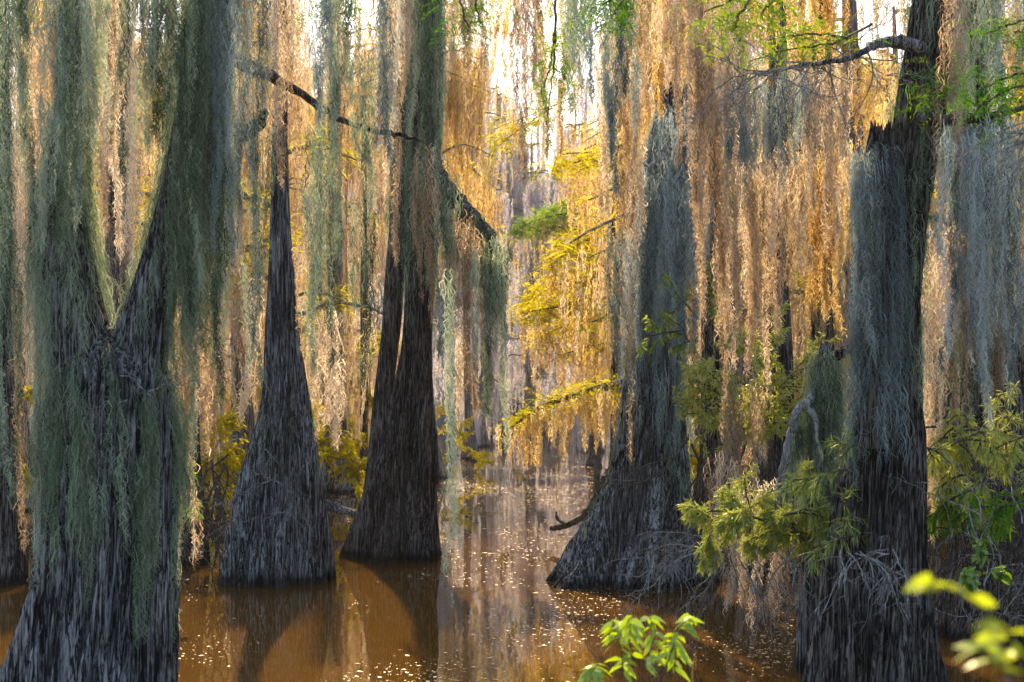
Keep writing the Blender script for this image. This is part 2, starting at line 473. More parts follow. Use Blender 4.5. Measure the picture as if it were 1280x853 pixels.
for p, d, L in ((P(150, 470, D1 - .42), (.5, -.3, -.2), .5), (P(160, 500, D1 - .45), (-.6, -.25, .15), .4), (P(185, 490, D1 - .4), (.7, -.2, .4), .5), (P(120, 480, D1 - .4), (-.3, -.4, -.3), .35)):
    twig(mb, p, norm(np.array(d)), L * .8, .005, 2, ends, 3, .05, wig=.3)
mb.build('twig', M['twig_grey'], T1)

# --- smooth grey tree second from left
D2 = 19.8
s2 = Stem([(724, 278, 412), (700, 284, 408), (650, 296, 403), (600, 305, 398), (550, 316, 392), (500, 328, 386), (450, 333, 378), (400, 335, 370), (300, 338, 363), (200, 340, 359), (100, 342, 358), (-60, 345, 357), (-420, 348, 356)], D2, .13, .1, 12, (6, 9, 11, 14))
T2 = tree('cypress_tree', [s2], D2, 'tapering cypress with bluish grey bark standing in the water behind the forked mossy tree', M['bark_grey'])
mb = MB(); s2.coat(mb, P(0, 620, D2)[2], P(0, 480, D2)[2], .5, .2, .009, .5, 8, .5)
mb.build('moss_coat', M['green'], T2)
mb = MB(); ends = []
for p in (P(340, 600, D2 - .7), P(360, 640, D2 - .75), P(330, 560, D2 - .6), P(300, 640, D2 - .6)):
    for k in range(4):
        twig(mb, p, norm(np.array([R.normal(0, .8), -.4, R.normal(-.2, .6)])), .55, .007, 2, ends, 3, .06)
mb.build('twig', M['twig_grey'], T2)

# --- double stemmed dark tree, centre
D3 = 22.8
s3 = Stem([(699, 434, 549), (670, 444, 547), (640, 454, 545), (600, 466, 543), (550, 481, 541), (500, 492, 540), (450, 500, 539), (400, 506, 539), (300, 512, 541), (200, 514, 543), (100, 515, 547), (0, 516, 549), (-100, 518, 550), (-420, 520, 546)], D3, .26, .12, 21, (5, 8, 11, 15))
s3b = Stem([(650, 450, 480, .05), (560, 461, 487, .1), (500, 466, 489, .15), (450, 471, 495, .2), (400, 476, 500, .25), (300, 484, 506, .3), (200, 488, 508, .35), (0, 492, 510, .4), (-100, 494, 511, .5), (-420, 497, 510, .6)], D3, .05, .05, 22, bottom=None)
T3 = tree('cypress_tree', [s3, s3b], D3, 'dark twin stemmed cypress with a flared base standing alone at the middle of the channel', M['bark_dark'])
mb = MB(); s3.coat(mb, P(0, 400, D3)[2], P(0, -60, D3)[2], 1.6, .3, .01, .0, 90, 1.1, .06)
mb.build('moss_coat', M['green'], T3)
mb = MB(); s3b.coat(mb, P(0, 420, D3)[2], P(0, -60, D3)[2], 1.0, .3, .01, .3, 50, 1.1, .05)
mb.build('moss_coat', M['green'], T3)
mb = MB()
arch = limb(mb, [P(540, 195, D3), P(552, 222, D3 - .4), P(575, 252, D3 - .7), P(600, 278, D3 - .9), P(618, 300, D3 - 1.0), P(622, 322, D3 - 1.05)], .14, .05, jit=.01)
limb(mb, [P(556, 300, D3 - .2), P(570, 320, D3 - .5), P(592, 330, D3 - .8), P(606, 300, D3 - .9)], .04, .03)
br = mb.build('branch', M['bark_dark'], T3)
mb = MB()
for q in arch[::1]:
    for k in range(4): rope(mb, q + R.normal(0, .07, 3) * np.array([1, 1, .3]) + np.array([0, 0, .06]), R.uniform(.3, 1.5) * (.6 + .4 * R.random()), .07, .24, .01, 2, tint0=R.uniform(.1, .5))
mb.build('moss', M['green'], br)

# --- broken mossy tree right of the channel
D4 = 19.6
s4 = Stem([(729, 688, 876), (700, 706, 872), (670, 726, 868), (640, 742, 862), (600, 760, 856), (550, 774, 852), (500, 784, 850), (450, 788, 847), (400, 790, 846), (340, 790, 846), (280, 794, 850), (220, 802, 857), (165, 816, 862), (135, 826, 862), (124, 830, 860)], D4, .26, .11, 33, (5, 8, 10, 13), jag=.2)
T4 = tree('cypress_tree', [s4], D4, 'broken topped cypress cloaked in blue grey moss on the right edge of the open water', M['bark_grey'])
mb = MB(); s4.coat(mb, P(0, 560, D4)[2], P(0, 125, D4)[2], 2.2, .25, .009, -.2, 130, 1.0, .065)
mb.build('moss_coat', M['grey'], T4)
mb = MB(); s4.coat(mb, P(0, 690, D4)[2], P(0, 480, D4)[2], .7, .25, .009, .4, 18, .6, .05)
mb.build('moss_coat', M['green'], T4)
mb = MB()
limb(mb, [P(780, 480, D4 + .2), P(745, 486, D4 + 1), P(710, 497, D4 + 1.6), P(670, 512, D4 + 2.2), P(638, 535, D4 + 2.6)], .07, .015)
lb = mb.build('branch', M['twig_dark'], T4)
mb = MB(); mbl = MB(); mbt = MB()
bp = smooth_path([P(775, 482, D4 + .3), P(745, 487, D4 + 1), P(710, 498, D4 + 1.6), P(670, 512, D4 + 2.2), P(640, 533, D4 + 2.6)], 60)
for i, q in enumerate(bp):
    for k in range(1 if i % 3 else 2):
        rope(mb, q + R.normal(0, .12, 3) * np.array([1, 1, .35]), R.uniform(.2, .95) * (.45 + .55 * abs(math.sin(i * .33))), .05, .2, .011, 1.4)
    nb = R.normal(0, 1, (5, 3)) * np.array([1, 1, .4])
    needles(mbl, np.repeat(q[None], 5, 0) + R.normal(0, .1, (5, 3)), nb, R.uniform(.15, .38, 5), 8, .06, .013, R.random(5))
mb.build('moss', M['gold'], lb); mbl.build('foliage', M['yellow'], lb)
mb = MB()
for pts, r in (([P(838, 225, D4 - .5), P(832, 188, D4 - .7), P(826, 172, D4 - .8), P(834, 160, D4 - .85)], .03),
               ([P(838, 190, D4 - .6), P(815, 205, D4 - .8), P(795, 208, D4 - 1)], .025), ([P(832, 180, D4 - .7), P(816, 168, D4 - .8), P(818, 152, D4 - .9)], .022),
               ([P(836, 192, D4 - .6), P(846, 186, D4 - .9), P(868, 184, D4 - 1)], .02), ([P(815, 205, D4 - .8), P(818, 222, D4 - .9)], .015)):
    limb(mb, pts, r, r * .4, 6, jit=.01)
mb.build('bare_branch', M['twig_grey'], T4)
mb = MB(); ends = []
for k in range(9):
    twig(mb, P(R.uniform(800, 850), R.uniform(680, 715), D4 - .8), norm(np.array([R.normal(.2, .8), -.6, R.normal(.1, .5)])), .6, .012, 2, ends, 3, .04, wig=.2)
mb.build('twig', M['twig_grey'], T4)

# --- tall mossy tree right foreground
D5 = 11.5
s5 = Stem([(930, 990, 1178), (853, 1010, 1166), (800, 1022, 1158), (740, 1032, 1152), (690, 1042, 1148), (640, 1052, 1146), (600, 1058, 1146), (560, 1066, 1146), (500, 1078, 1146), (440, 1084, 1146), (380, 1090, 1148), (300, 1098, 1152), (220, 1108, 1164), (140, 1122, 1178), (60, 1136, 1190), (0, 1144, 1196), (-80, 1152, 1200), (-280, 1165, 1200)], D5, .26, .12, 44, (5, 7, 10, 14), -.5)
s5b = Stem([(560, 1066, 1120, -.12), (500, 1070, 1122, -.14), (400, 1070, 1116, -.2), (300, 1070, 1112, -.22), (230, 1070, 1108, -.2), (200, 1072, 1107, -.2), (184, 1078, 1106, -.2), (176, 1082, 1106, -.2)], D5, .05, .05, 45, bottom=None, jag=.11)
T5 = tree('cypress_tree', [s5, s5b], D5, 'tall dark cypress in right foreground with a mossy broken snag against its trunk', M['bark_dark'])
mb = MB(); s5b.coat(mb, P(0, 590, D5)[2], P(0, 186, D5)[2], 2.4, .17, .007, -.3, 34, .7, .028)
mb.build('moss_coat', M['grey'], T5)
mb = MB(); s5.coat(mb, P(0, 640, D5)[2], P(0, -90, D5)[2], 1.1, .2, .007, .45, 36, .7, .03)
mb.build('moss_coat', M['green'], T5)
mb = MB()
limb(mb, [P(1150, 60, D5 - .2), P(1120, 52, D5 - .4), P(1092, 58, D5 - .6), P(1064, 72, D5 - .8), P(1000, 82, D5 - .5), P(940, 92, D5)], .055, .003)
bk = mb.build('branch', M['bark_grey'], T5)
mb = MB(); ends = []
for x in np.linspace(930, 1085, 12):
    for k in range(2): twig(mb, P(x, np.interp(x, [930, 1085], [95, 66]), D5 - .5 + R.normal(0, .2)), norm(np.array([R.normal(-.3, .7), R.normal(0, .5), R.normal(-.1, .4)])), .5, .007, 2, ends, 3, .05, wig=.2)
mb.build('twig', M['twig_grey'], bk)
mb = MB()
for pts, ra, rb in (([P(1160, -60, D5), P(1220, -85, D5 - .3), P(1330, -80, D5 - .4)], .08, .04),
                    ([P(1160, -60, D5), P(1040, -85, D5 + 1.5), P(900, -80, D5 + 3.2), P(820, -80, D5 + 3.8)], .08, .04),
                    ([P(1150, 150, D5 - .2), P(1200, 150, D5 - .5), P(1250, 142, D5 - .7), P(1330, 120, D5 - .8)], .05, .02)):
    mb = MB(); limb(mb, pts, ra, rb); mb.build('branch', M['bark_dark'], T5)

# --- trees behind on both sides of the frame
def small_tree(rows, D, label, mat='bark_dark', seed=0, coat=None, ckind='green', **kw):
    s = Stem(rows, D, .14, .06, seed, **kw)
    t = tree('cypress_tree', [s], D, label, M[mat], 90, 90)
    if coat:
        m_ = MB(); s.coat(m_, P(0, coat[0], D)[2], P(0, coat[1], D)[2], 1.0, .3, .011, coat[2], coat[3], 1.0, .06); m_.build('moss_coat', M[ckind], t)
    return t


def up(x, w, D=0): return [(-30, x - w, x + w), (-420, x - w * .8, x + w * .8)]

T6 = small_tree([(618, 398, 452), (590, 403, 440), (550, 406, 434), (480, 409, 430), (300, 411, 427)] + up(418, 7), 40, 'small grey flared cypress far back between the bluish trunk and the twin stemmed tree', 'bark_grey', 61, (500, 50, 0, 30), 'tan')
T8 = small_tree([(728, -60, 32), (650, -48, 26), (560, -40, 20), (400, -34, 12)] + up(-14, 20), 19.5, 'dark cypress cut off by the left edge of the picture', 'bark_dark', 62, (600, 0, .2, 30))
T9 = small_tree([(712, 212, 262), (640, 222, 254), (560, 228, 250), (400, 231, 248)] + up(240, 8), 22, 'dark narrow cypress in the tangle just right of the forked mossy tree', 'bark_dark', 63, (520, 60, .2, 40), 'tan')
T9c = small_tree([(690, 118, 172), (560, 128, 164), (400, 132, 160)] + up(146, 12), 25, 'dark cypress glimpsed through the fork of the big mossy tree', 'bark_dark', 65, (480, 0, .1, 40), 'tan')
T11 = small_tree([(728, 858, 925), (650, 868, 915), (560, 876, 908), (400, 878, 902)] + up(888, 10), 21, 'dark cypress pressed close behind the broken topped tree on its right', 'bark_dark', 66, (540, 0, .2, 40), 'tan')
T12 = small_tree([(726, 940, 1012), (640, 950, 1000), (560, 956, 994), (400, 956, 988), (280, 958, 984)] + up(972, 11), 20.5, 'blackish cypress showing through the orange moss behind the willowy bush', 'bark_dark', 67, (420, 0, .7, 20), 'gold')
T13 = small_tree([(735, 1178, 1320), (650, 1196, 1300), (560, 1206, 1290), (400, 1206, 1270), (200, 1200, 1256), (100, 1194, 1246)] + up(1222, 24), 15, 'dark broad cypress behind the blue grey moss at the right edge', 'bark_dark', 68, (560, 0, .2, 60))
T14 = small_tree([(715, 1000, 1058), (600, 1008, 1048), (400, 1014, 1040)] + up(1026, 10), 24, 'slim cypress between the small snag and the golden curtain', 'bark_dark', 69, (560, 0, .3, 40), 'gold')

# --- small mossy snag with bare branch
DS = 13.0
sn = Stem([(745, 1000, 1050), (640, 1008, 1048), (560, 1012, 1046), (500, 1016, 1046), (450, 1021, 1044), (434, 1028, 1042)], DS, .1, .06, 71, jag=.05)
SN = tree('dead_snag', [sn], DS, 'small dead mossy snag with a crooked bare branch left of the tall dark cypress', M['bark_grey'], 70, 70, 'dead tree')
mb = MB(); sn.coat(mb, P(0, 690, DS)[2], P(0, 436, DS)[2], 2.4, .17, .0065, -.4, 30, .5, .04); mb.build('moss_coat', M['green'], SN)
mb = MB()
limb(mb, [P(1036, 452, DS), P(1048, 442, DS - .1), P(1064, 434, DS - .1), P(1076, 424, DS - .1)], .05, .03)
mb.build('branch', M['bark_dark'], SN)
mb = MB()
limb(mb, [P(1022, 478, DS), P(1012, 500, DS - .1), P(996, 516, DS - .15), P(988, 545, DS - .15), P(980, 585, DS - .15), P(972, 625, DS - .1), P(968, 690, DS)], .045, .03)
limb(mb, [P(1004, 508, DS - .15), P(1018, 520, DS - .2), P(1022, 545, DS - .25), P(1028, 585, DS - .25)], .03, .012)
b2 = mb.build('branch', M['twig_grey'], SN)
mb = MB()
for q in smooth_path([P(1000, 512, DS - .12), P(990, 540, DS - .1), P(980, 585, DS - .1), P(974, 620, DS)], 16):
    rope(mb, q + np.array([.03, .03, 0]), .3, .06, .15, .0065, 2)
mb.build('moss', M['green'], b2)

# =================================================================== HANGING MOSS (each festoon a thing)
FL = .30
def festoon(x0, x1, yt, yb, D, kind, label, nr=None, cov=1.9, rag=.5, group=None, slope=0, rw=9, dd=.25):
    """a bundle of moss streamers hanging between photo columns x0..x1"""
    w = .0068 * (D / 10.5) ** .85; l = .19 * (D / 10.5) ** .5
    mb = MB(); px = D / FOC
    nr = max(3, int((nr or (x1 - x0) / rw * 1.35) * (1.45 if x0 > 830 or yt < 0 < x0 - 555 < 250 else 1.1)))
    for i in range(nr):
        x = x0 + (x1 - x0) * (i + R.uniform(.1, .9)) / nr; y0 = yt + slope * (x - x0) + R.uniform(-6, 14)
        L = (yb - y0) * px * (1 - rag * R.random() ** 1.2) * (1 - .4 * ((x - (x0 + x1) / 2) / ((x1 - x0) / 2)) ** 2 * R.random())
        if L < .08: continue
        rope(mb, P(x, y0, D + R.normal(0, dd)), L, rw * (.35 + 1.15 * R.random() ** 1.6) * px, l, w, cov, 6, .05)
    o = P((x0 + x1) / 2, yt, D)
    return tag(mb.build('moss_festoon', M[kind], loc=o), label, 'spanish moss', group or 'spanish moss festoons hanging in front')

FEST = [
 # left foreground
 (-14, 34, -80, 640, 9.4, 'green', 'long dark green moss curtain along the left edge of the picture', {}),
 (0, 42, -80, 130, 9.2, 'green', 'dark blackish moss clump in the top left corner', {'rw': 14}),
 (20, 56, 20, 700, 11.1, 'tan', 'pale tan moss strip hanging left of the forked tree trunk', {'rw': 8}),
 (62, 112, -80, 235, 10.1, 'grey', 'grey tan moss bundle above the left fork stem', {}),
 (110, 152, -80, 330, 12.5, 'tan', 'pale tan moss hanging between the two stems of the forked tree', {}),
 (140, 186, -80, 420, 15.5, 'tan', 'thin tan moss with gold gaps beside the right stem of the fork', {'nr': 5}),
 (150, 205, -80, 250, 9.7, 'green', 'grey green moss over the upper right fork stem', {}),
 (188, 236, -80, 300, 9.8, 'green', 'long green moss draped down the right fork stem', {'rw': 11}),
 (232, 262, -80, 400, 9.9, 'green', 'dark green moss rope on the inner edge of the broad left curtain', {'rw': 11}),
 (258, 338, -80, 400, 9.8, 'grey', 'broad grey green moss curtain right of the forked tree', {'rw': 12}),
 (268, 300, 160, 520, 10.1, 'green', 'dark green moss tail under the stubby branch of the forked tree', {}),
 (306, 336, 150, 500, 10.0, 'green', 'dark green strip of moss at the right rim of the broad curtain', {}),
 (300, 328, 330, 560, 11.5, 'tan', 'thin tan fringe hanging before the bluish grey trunk', {'nr': 3}),
 (196, 246, 400, 720, 10.9, 'tan', 'pale tan moss down the right flank of the forked trunk', {'slope': -.9, 'rw': 8}),
 (236, 282, 300, 590, 11.0, 'tan', 'slanting tan moss veil right of the fork', {'slope': -1.5, 'rw': 8}),
 (58, 108, -80, 430, 9.6, 'green', 'dark green moss sheet falling over the left stem of the forked tree', {'rw': 10}),
 (100, 140, -80, 250, 10.4, 'green', 'olive moss bunch high in the crotch of the forked tree', {'rw': 9}),
 (330, 372, -80, 240, 12.2, 'tan', 'tan moss veil across the thin upper part of the bluish trunk', {'rw': 8}),
 (404, 440, -80, 230, 11.6, 'green', 'grey green moss bunch hanging over the middle of the long bare branch', {'rw': 10}),
 (470, 500, -80, 260, 12.0, 'grey', 'grey moss bunch over the thin end of the long bare branch', {'rw': 9}),
 # between forked tree and twin stems
 (336, 350, -80, 215, 13, 'tan', 'narrow tan moss streamer over the top of the bluish trunk', {}),
 (360, 384, -80, 480, 14.5, 'tan', 'thin backlit moss strip just right of the bluish trunk', {'nr': 3}),
 (384, 418, -80, 250, 11.8, 'grey', 'blue grey moss clump over the long bare branch', {'rw': 11}),
 (380, 420, 150, 480, 12.0, 'green', 'dark green moss column hanging from the long bare branch', {'rw': 11, 'rag': .35}),
 (386, 418, 380, 580, 12.1, 'tan', 'tan tail below the dark green moss column', {}),
 (424, 446, -80, 260, 13.5, 'tan', 'short pale moss between the blue grey clump and the twin stems', {}),
 (438, 470, 50, 290, 12.6, 'green', 'grey green moss bunch at the elbow of the bare branch', {'rw': 10}),
 (444, 468, 230, 500, 13.4, 'green', 'thin olive moss streamer left of the twin stems', {'nr': 3}),
 (468, 490, -80, 190, 15, 'tan', 'short tan tuft left of the twin stems at the top', {'nr': 3}),
 (486, 514, -80, 330, 20.6, 'tan', 'tan moss wrapped down the left of the twin stems', {'dd': .15}),
 (514, 560, -80, 330, 20.8, 'green', 'grey green moss draped over the right of the twin stems', {'dd': .15}),
 (518, 546, 180, 420, 20.9, 'tan', 'pale tan moss tongue low on the right twin stem', {'dd': .15}),
 (546, 566, 210, 560, 20.8, 'green', 'dark olive moss under the root of the arched branch', {'dd': .15}),
 (560, 600, 250, 540, 20.8, 'tan', 'thin veil of brown moss under the middle of the arched branch', {'dd': .15, 'slope': .6, 'nr': 7}),
 (592, 632, 290, 620, 20.9, 'green', 'thick grey green moss column under the tip of the arched branch', {'rw': 11, 'dd': .12, 'rag': .45}),
 (558, 570, 330, 835, 12.4, 'green', 'very long thin moss streamer reaching nearly to the open water', {'nr': 3, 'rag': .35, 'dd': .05, 'rw': 6}),
 # top centre
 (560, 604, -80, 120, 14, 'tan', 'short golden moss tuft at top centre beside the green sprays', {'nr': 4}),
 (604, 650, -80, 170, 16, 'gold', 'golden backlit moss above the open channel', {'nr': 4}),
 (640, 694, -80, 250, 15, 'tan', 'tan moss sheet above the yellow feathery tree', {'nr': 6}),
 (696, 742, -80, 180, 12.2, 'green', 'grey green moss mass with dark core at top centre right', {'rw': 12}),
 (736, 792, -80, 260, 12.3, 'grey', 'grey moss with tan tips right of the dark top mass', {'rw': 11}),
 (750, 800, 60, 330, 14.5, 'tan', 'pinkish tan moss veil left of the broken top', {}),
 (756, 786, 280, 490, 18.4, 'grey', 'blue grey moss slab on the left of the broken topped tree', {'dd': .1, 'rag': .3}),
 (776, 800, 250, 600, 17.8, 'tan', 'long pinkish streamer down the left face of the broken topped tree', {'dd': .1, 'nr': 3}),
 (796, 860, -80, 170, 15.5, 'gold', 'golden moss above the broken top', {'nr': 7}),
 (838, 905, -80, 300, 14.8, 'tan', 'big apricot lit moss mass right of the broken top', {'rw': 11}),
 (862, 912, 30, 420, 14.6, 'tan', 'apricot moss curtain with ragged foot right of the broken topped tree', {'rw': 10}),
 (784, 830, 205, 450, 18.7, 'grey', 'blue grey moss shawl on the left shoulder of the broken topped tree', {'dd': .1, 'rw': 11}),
 (822, 872, 125, 430, 18.6, 'grey', 'blue grey moss shawl spilling from the broken top', {'dd': .1, 'rw': 11}),
 (1064, 1100, 178, 470, 10.9, 'grey', 'grey green moss spilling from the tip of the broken snag on the tall dark cypress', {'dd': .05, 'rw': 7}),
 (896, 914, 250, 560, 14.4, 'tan', 'narrow pale streamer hanging before the yellow green thicket', {'nr': 3}),
 (856, 884, 200, 480, 17.5, 'grey', 'grey moss hanging off the right shoulder of the broken topped tree', {'dd': .1}),
 # right centre
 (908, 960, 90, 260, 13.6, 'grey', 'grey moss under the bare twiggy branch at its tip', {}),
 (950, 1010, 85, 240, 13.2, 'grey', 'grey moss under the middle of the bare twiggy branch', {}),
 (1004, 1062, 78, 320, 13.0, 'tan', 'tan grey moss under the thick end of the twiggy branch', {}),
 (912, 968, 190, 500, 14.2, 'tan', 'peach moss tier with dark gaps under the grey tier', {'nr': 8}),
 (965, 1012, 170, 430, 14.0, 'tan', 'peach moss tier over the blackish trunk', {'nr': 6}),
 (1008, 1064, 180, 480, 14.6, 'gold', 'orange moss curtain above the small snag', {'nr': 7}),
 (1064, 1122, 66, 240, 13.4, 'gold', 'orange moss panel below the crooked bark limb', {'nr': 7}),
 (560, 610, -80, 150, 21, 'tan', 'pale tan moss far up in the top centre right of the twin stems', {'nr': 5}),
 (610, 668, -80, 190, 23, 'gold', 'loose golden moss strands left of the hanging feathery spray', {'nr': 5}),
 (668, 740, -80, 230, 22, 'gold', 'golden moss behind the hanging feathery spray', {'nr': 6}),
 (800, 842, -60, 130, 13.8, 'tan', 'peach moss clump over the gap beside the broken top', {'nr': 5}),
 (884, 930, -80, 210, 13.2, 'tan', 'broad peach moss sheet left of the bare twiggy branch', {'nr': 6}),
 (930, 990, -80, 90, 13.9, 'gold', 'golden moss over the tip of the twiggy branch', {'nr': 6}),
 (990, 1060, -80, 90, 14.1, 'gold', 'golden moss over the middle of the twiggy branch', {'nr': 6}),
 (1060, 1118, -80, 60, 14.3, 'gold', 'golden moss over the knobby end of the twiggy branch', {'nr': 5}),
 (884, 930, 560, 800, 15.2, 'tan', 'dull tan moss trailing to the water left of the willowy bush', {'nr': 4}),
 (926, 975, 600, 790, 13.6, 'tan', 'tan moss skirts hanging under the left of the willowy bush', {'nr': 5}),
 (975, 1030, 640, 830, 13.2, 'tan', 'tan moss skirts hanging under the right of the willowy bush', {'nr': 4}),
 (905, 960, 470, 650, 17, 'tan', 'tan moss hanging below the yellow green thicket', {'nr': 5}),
 # right edge
 (1180, 1204, -80, 350, 10.9, 'tan', 'pinkish tan moss along the right of the tall dark cypress', {'nr': 4}),
 (1190, 1240, -80, 170, 12.5, 'green', 'dark moss over the trunk in the top right', {'nr': 5}),
 (1238, 1300, -80, 140, 13, 'grey', 'grey moss in the top right corner', {'nr': 5}),
 (1146, 1182, 300, 720, 12.6, 'tan', 'long orange tan streamer falling right of the tall dark cypress', {'nr': 4}),
 (1176, 1222, 150, 480, 10.6, 'grey', 'blue grey moss under the left of the bare white twigs', {}),
 (1216, 1262, 148, 540, 10.7, 'grey', 'long blue grey moss under the middle of the bare white twigs', {}),
 (1254, 1300, 140, 500, 10.8, 'grey', 'blue grey moss touching the right edge below the white twigs', {}),
 (1160, 1215, 280, 540, 14.5, 'tan', 'tan moss layer behind the blue grey curtain near the trunk', {}),
 (1215, 1275, 300, 580, 14.6, 'tan', 'tan moss layer behind the blue grey curtain near the right edge', {}),
]
for x0, x1, yt, yb, D, k, lab, kw in FEST: festoon(x0, x1, yt, yb, D, k, lab, **kw)

# =================================================================== MIDDLE AND FAR TREES
def moss_tree(label, group, H, rad, kind, n_limb, w, l, cov, zmin, reach, fol=None, seed=0, bark='bark_far'):
    """a cypress with trunk, limbs and moss built at the origin"""
    e = empty('cypress_tree', (0, 0, 0), label, 'tree', group)
    mb = MB()
    n = 26; z = np.linspace(-.4, H, n)
    lean = R.normal(0, .02, 2)
    r = rad * (.42 * (1 - z / H).clip(0) ** .8 + .06 + .75 * np.exp(-z.clip(0) / (rad * 2.2)))
    cx = lean[0] * z + .08 * np.sin(z * .5 + R.uniform(0, 6)); cy = lean[1] * z
    th = np.linspace(0, 2 * PI, 28, endpoint=False)
    fl = 1 + .2 * np.cos(7 * th + R.uniform(0, 6))[None] * np.exp(-z.clip(0) / 1.5)[:, None] + .08 * np.cos(5 * th)[None]
    v = np.stack([cx[:, None] + r[:, None] * fl * np.cos(th), cy[:, None] + r[:, None] * fl * np.sin(th), z[:, None] + 0 * th], -1)
    i = np.arange(n - 1)[:, None] * 28; j = np.arange(28)[None]; k = (j + 1) % 28
    mb.add(v, np.stack([i + j, i + k, i + 28 + k, i + 28 + j], -1))
    ml, mm, mf = mb, MB(), MB()
    for q in range(n_limb):
        h = zmin + (H - zmin) * R.random() ** .9
        az = R.uniform(0, 2 * PI); rl = reach * (1.15 - .75 * h / H) * R.uniform(.5, 1.1)
        c = np.array([np.interp(h, z, cx), np.interp(h, z, cy), h])
        d = np.array([math.cos(az), math.sin(az), 0])
        pts = [c, c + d * rl * .5 + np.array([0, 0, .12 * rl]), c + d * rl + np.array([0, 0, -.08 * rl])]
        path = limb(ml, pts, rad * .13, rad * .03, 6, 10, .02)
        for p in path[2:]:
            for s in range(2):
                L = min(R.uniform(.12, .42) * H * .45, p[2] - .15)
                if L > .2: rope(mm, p + R.normal(0, .18, 3) * np.array([1, 1, .4]), L, R.uniform(.6, 1.3) * w * 5.5, l, w, cov, 5, .05, curl=w * 1.0)
            if fol and R.random() < fol[1]:
                m_ = fol[2]; nd = R.normal(0, 1, (m_, 3)) * np.array([1, 1, .5])
                leaves(mf, p + R.normal(0, .35 * fol[3], (m_, 3)), nd, fol[3] * R.uniform(.3, .8, m_), w * 1.3)
    mb.build('trunk', M[bark], e, smooth=True)
    mm.build('moss', M[kind], e)
    if mf.n: mf.build('crown', M[fol[0]], e)
    return e


GA = 'mossy cypresses in the golden middle distance'
LA = {'L': 'slender cypress hung with backlit golden moss in the middle distance left of the channel',
      'R': 'slender cypress hung with backlit golden moss in the middle distance right of the channel'}
protoA = [moss_tree(LA['L'], GA, 14, .55, k, 22, .017, .34, 1.0, 2.2, 3.0, ('yellow', .6, 30, .5)) for k in ('gold', 'tan', 'gold', 'tan')]
spotsA = [  # (px, D)
 (95, 27), (20, 33), (160, 36), (215, 31), (300, 38), (355, 30), (250, 46), (60, 48), (400, 55), (-40, 28),
 (850, 30), (925, 27), (1000, 33), (1075, 28), (1130, 35), (1200, 27), (1270, 32), (900, 42), (1040, 45), (1180, 44), (1330, 30), (820, 52), (960, 56), (1290, 50), (340, 60), (860, 38)]
for i, (x, D) in enumerate(spotsA):
    side = 'L' if x < 600 else 'R'
    src = protoA[i % 4]
    if i < 4:
        src.location = ((x - 640) / FOC * D, D, 0); src.rotation_euler = (0, 0, R.uniform(0, 6)); src['label'] = LA[side]; src['group'] = GA + (' left' if side == 'L' else ' right')
    else:
        copy_tree(src, ((x - 640) / FOC * D, D, 0), R.uniform(0, 6.3), R.uniform(.85, 1.15), LA[side], GA + (' left' if side == 'L' else ' right'))

LH = 'tall thin cypress with moss only in its high crown standing back across the channel'
protoH = [moss_tree(LH, 'high crowned cypresses over the channel', 19, .4, k, 30, .026, .5, 1.0, 10, 4.8, ('yellow', .3, 20, .6)) for k in ('gold', 'tan')]
for i, (x, D) in enumerate([(540, 48), (588, 66), (850, 46), (430, 56), (320, 50), (180, 54), (830, 62)]):
    src = protoH[i % 2]
    if i < 2: src.location = ((x - 640) / FOC * D, D, 0); src.rotation_euler = (0, 0, R.uniform(0, 6))
    else: copy_tree(src, ((x - 640) / FOC * D, D, 0), R.uniform(0, 6.3), R.uniform(.9, 1.2), LH, 'high crowned cypresses over the channel')

GF = 'pale cypresses in the far forest'
LF = 'pale grey moss laden cypress in the far forest across the water'
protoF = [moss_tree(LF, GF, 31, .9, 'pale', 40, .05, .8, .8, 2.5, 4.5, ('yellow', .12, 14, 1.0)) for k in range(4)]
n = 0
for row, (D, sc) in enumerate(((79, .5), (90, .62), (130, .95), (143, 1.1))):
    for x in np.arange(-.42 * D, .42 * D, 4.8):
        xx = x + R.uniform(-2.2, 2.2); dd = D + R.uniform(-4, 4)
        if row == 0 and abs(xx / dd * FOC) < 75: continue
        src = protoF[n % 4]; k = sc * R.uniform(.85, 1.12)
        if n < 4:
            src.location = (xx, dd, 0); src.rotation_euler = (0, 0, R.uniform(0, 6)); src.scale = (k, k, k)
        else: copy_tree(src, (xx, dd, 0), R.uniform(0, 6.3), k, LF, GF)
        n += 1

for x, D in ((613, 133), (590, 137), (575, 130), (636, 139), (664, 134), (470, 135), (690, 131), (545, 133)):
    copy_tree(protoF[n % 4], ((x - 640) / FOC * D, D, 0), R.uniform(0, 6.3), R.uniform(.85, 1.05), LF, GF); n += 1

# the far-off wood behind them, one mass
mb = MB()
for k in range(170):
    x = R.uniform(-85, 85); D = R.uniform(152, 180); hgt = R.uniform(26, 40)
    z = np.linspace(0, hgt, 8)
    tube(mb, np.stack([x + R.normal(0, .15, 8), D + 0 * z, z], -1), .12 + .55 * np.exp(-z / 3) + .3 * (1 - z / hgt), 7)
for k in range(5200):
    x = R.uniform(-85, 85); D = R.uniform(150, 180); z = 43 * R.random() ** .8
    rope(mb, (x, D, z + 2), min(z + 1.6, R.uniform(2.5, 8)), R.uniform(.35, .8), 1.1, .085, 1.0, 5, .1, curl=.09)
tag(mb.build('woods', M['pale']), 'pale misty mass of mossy woods closing the far end of the water', 'woods', kind='stuff')

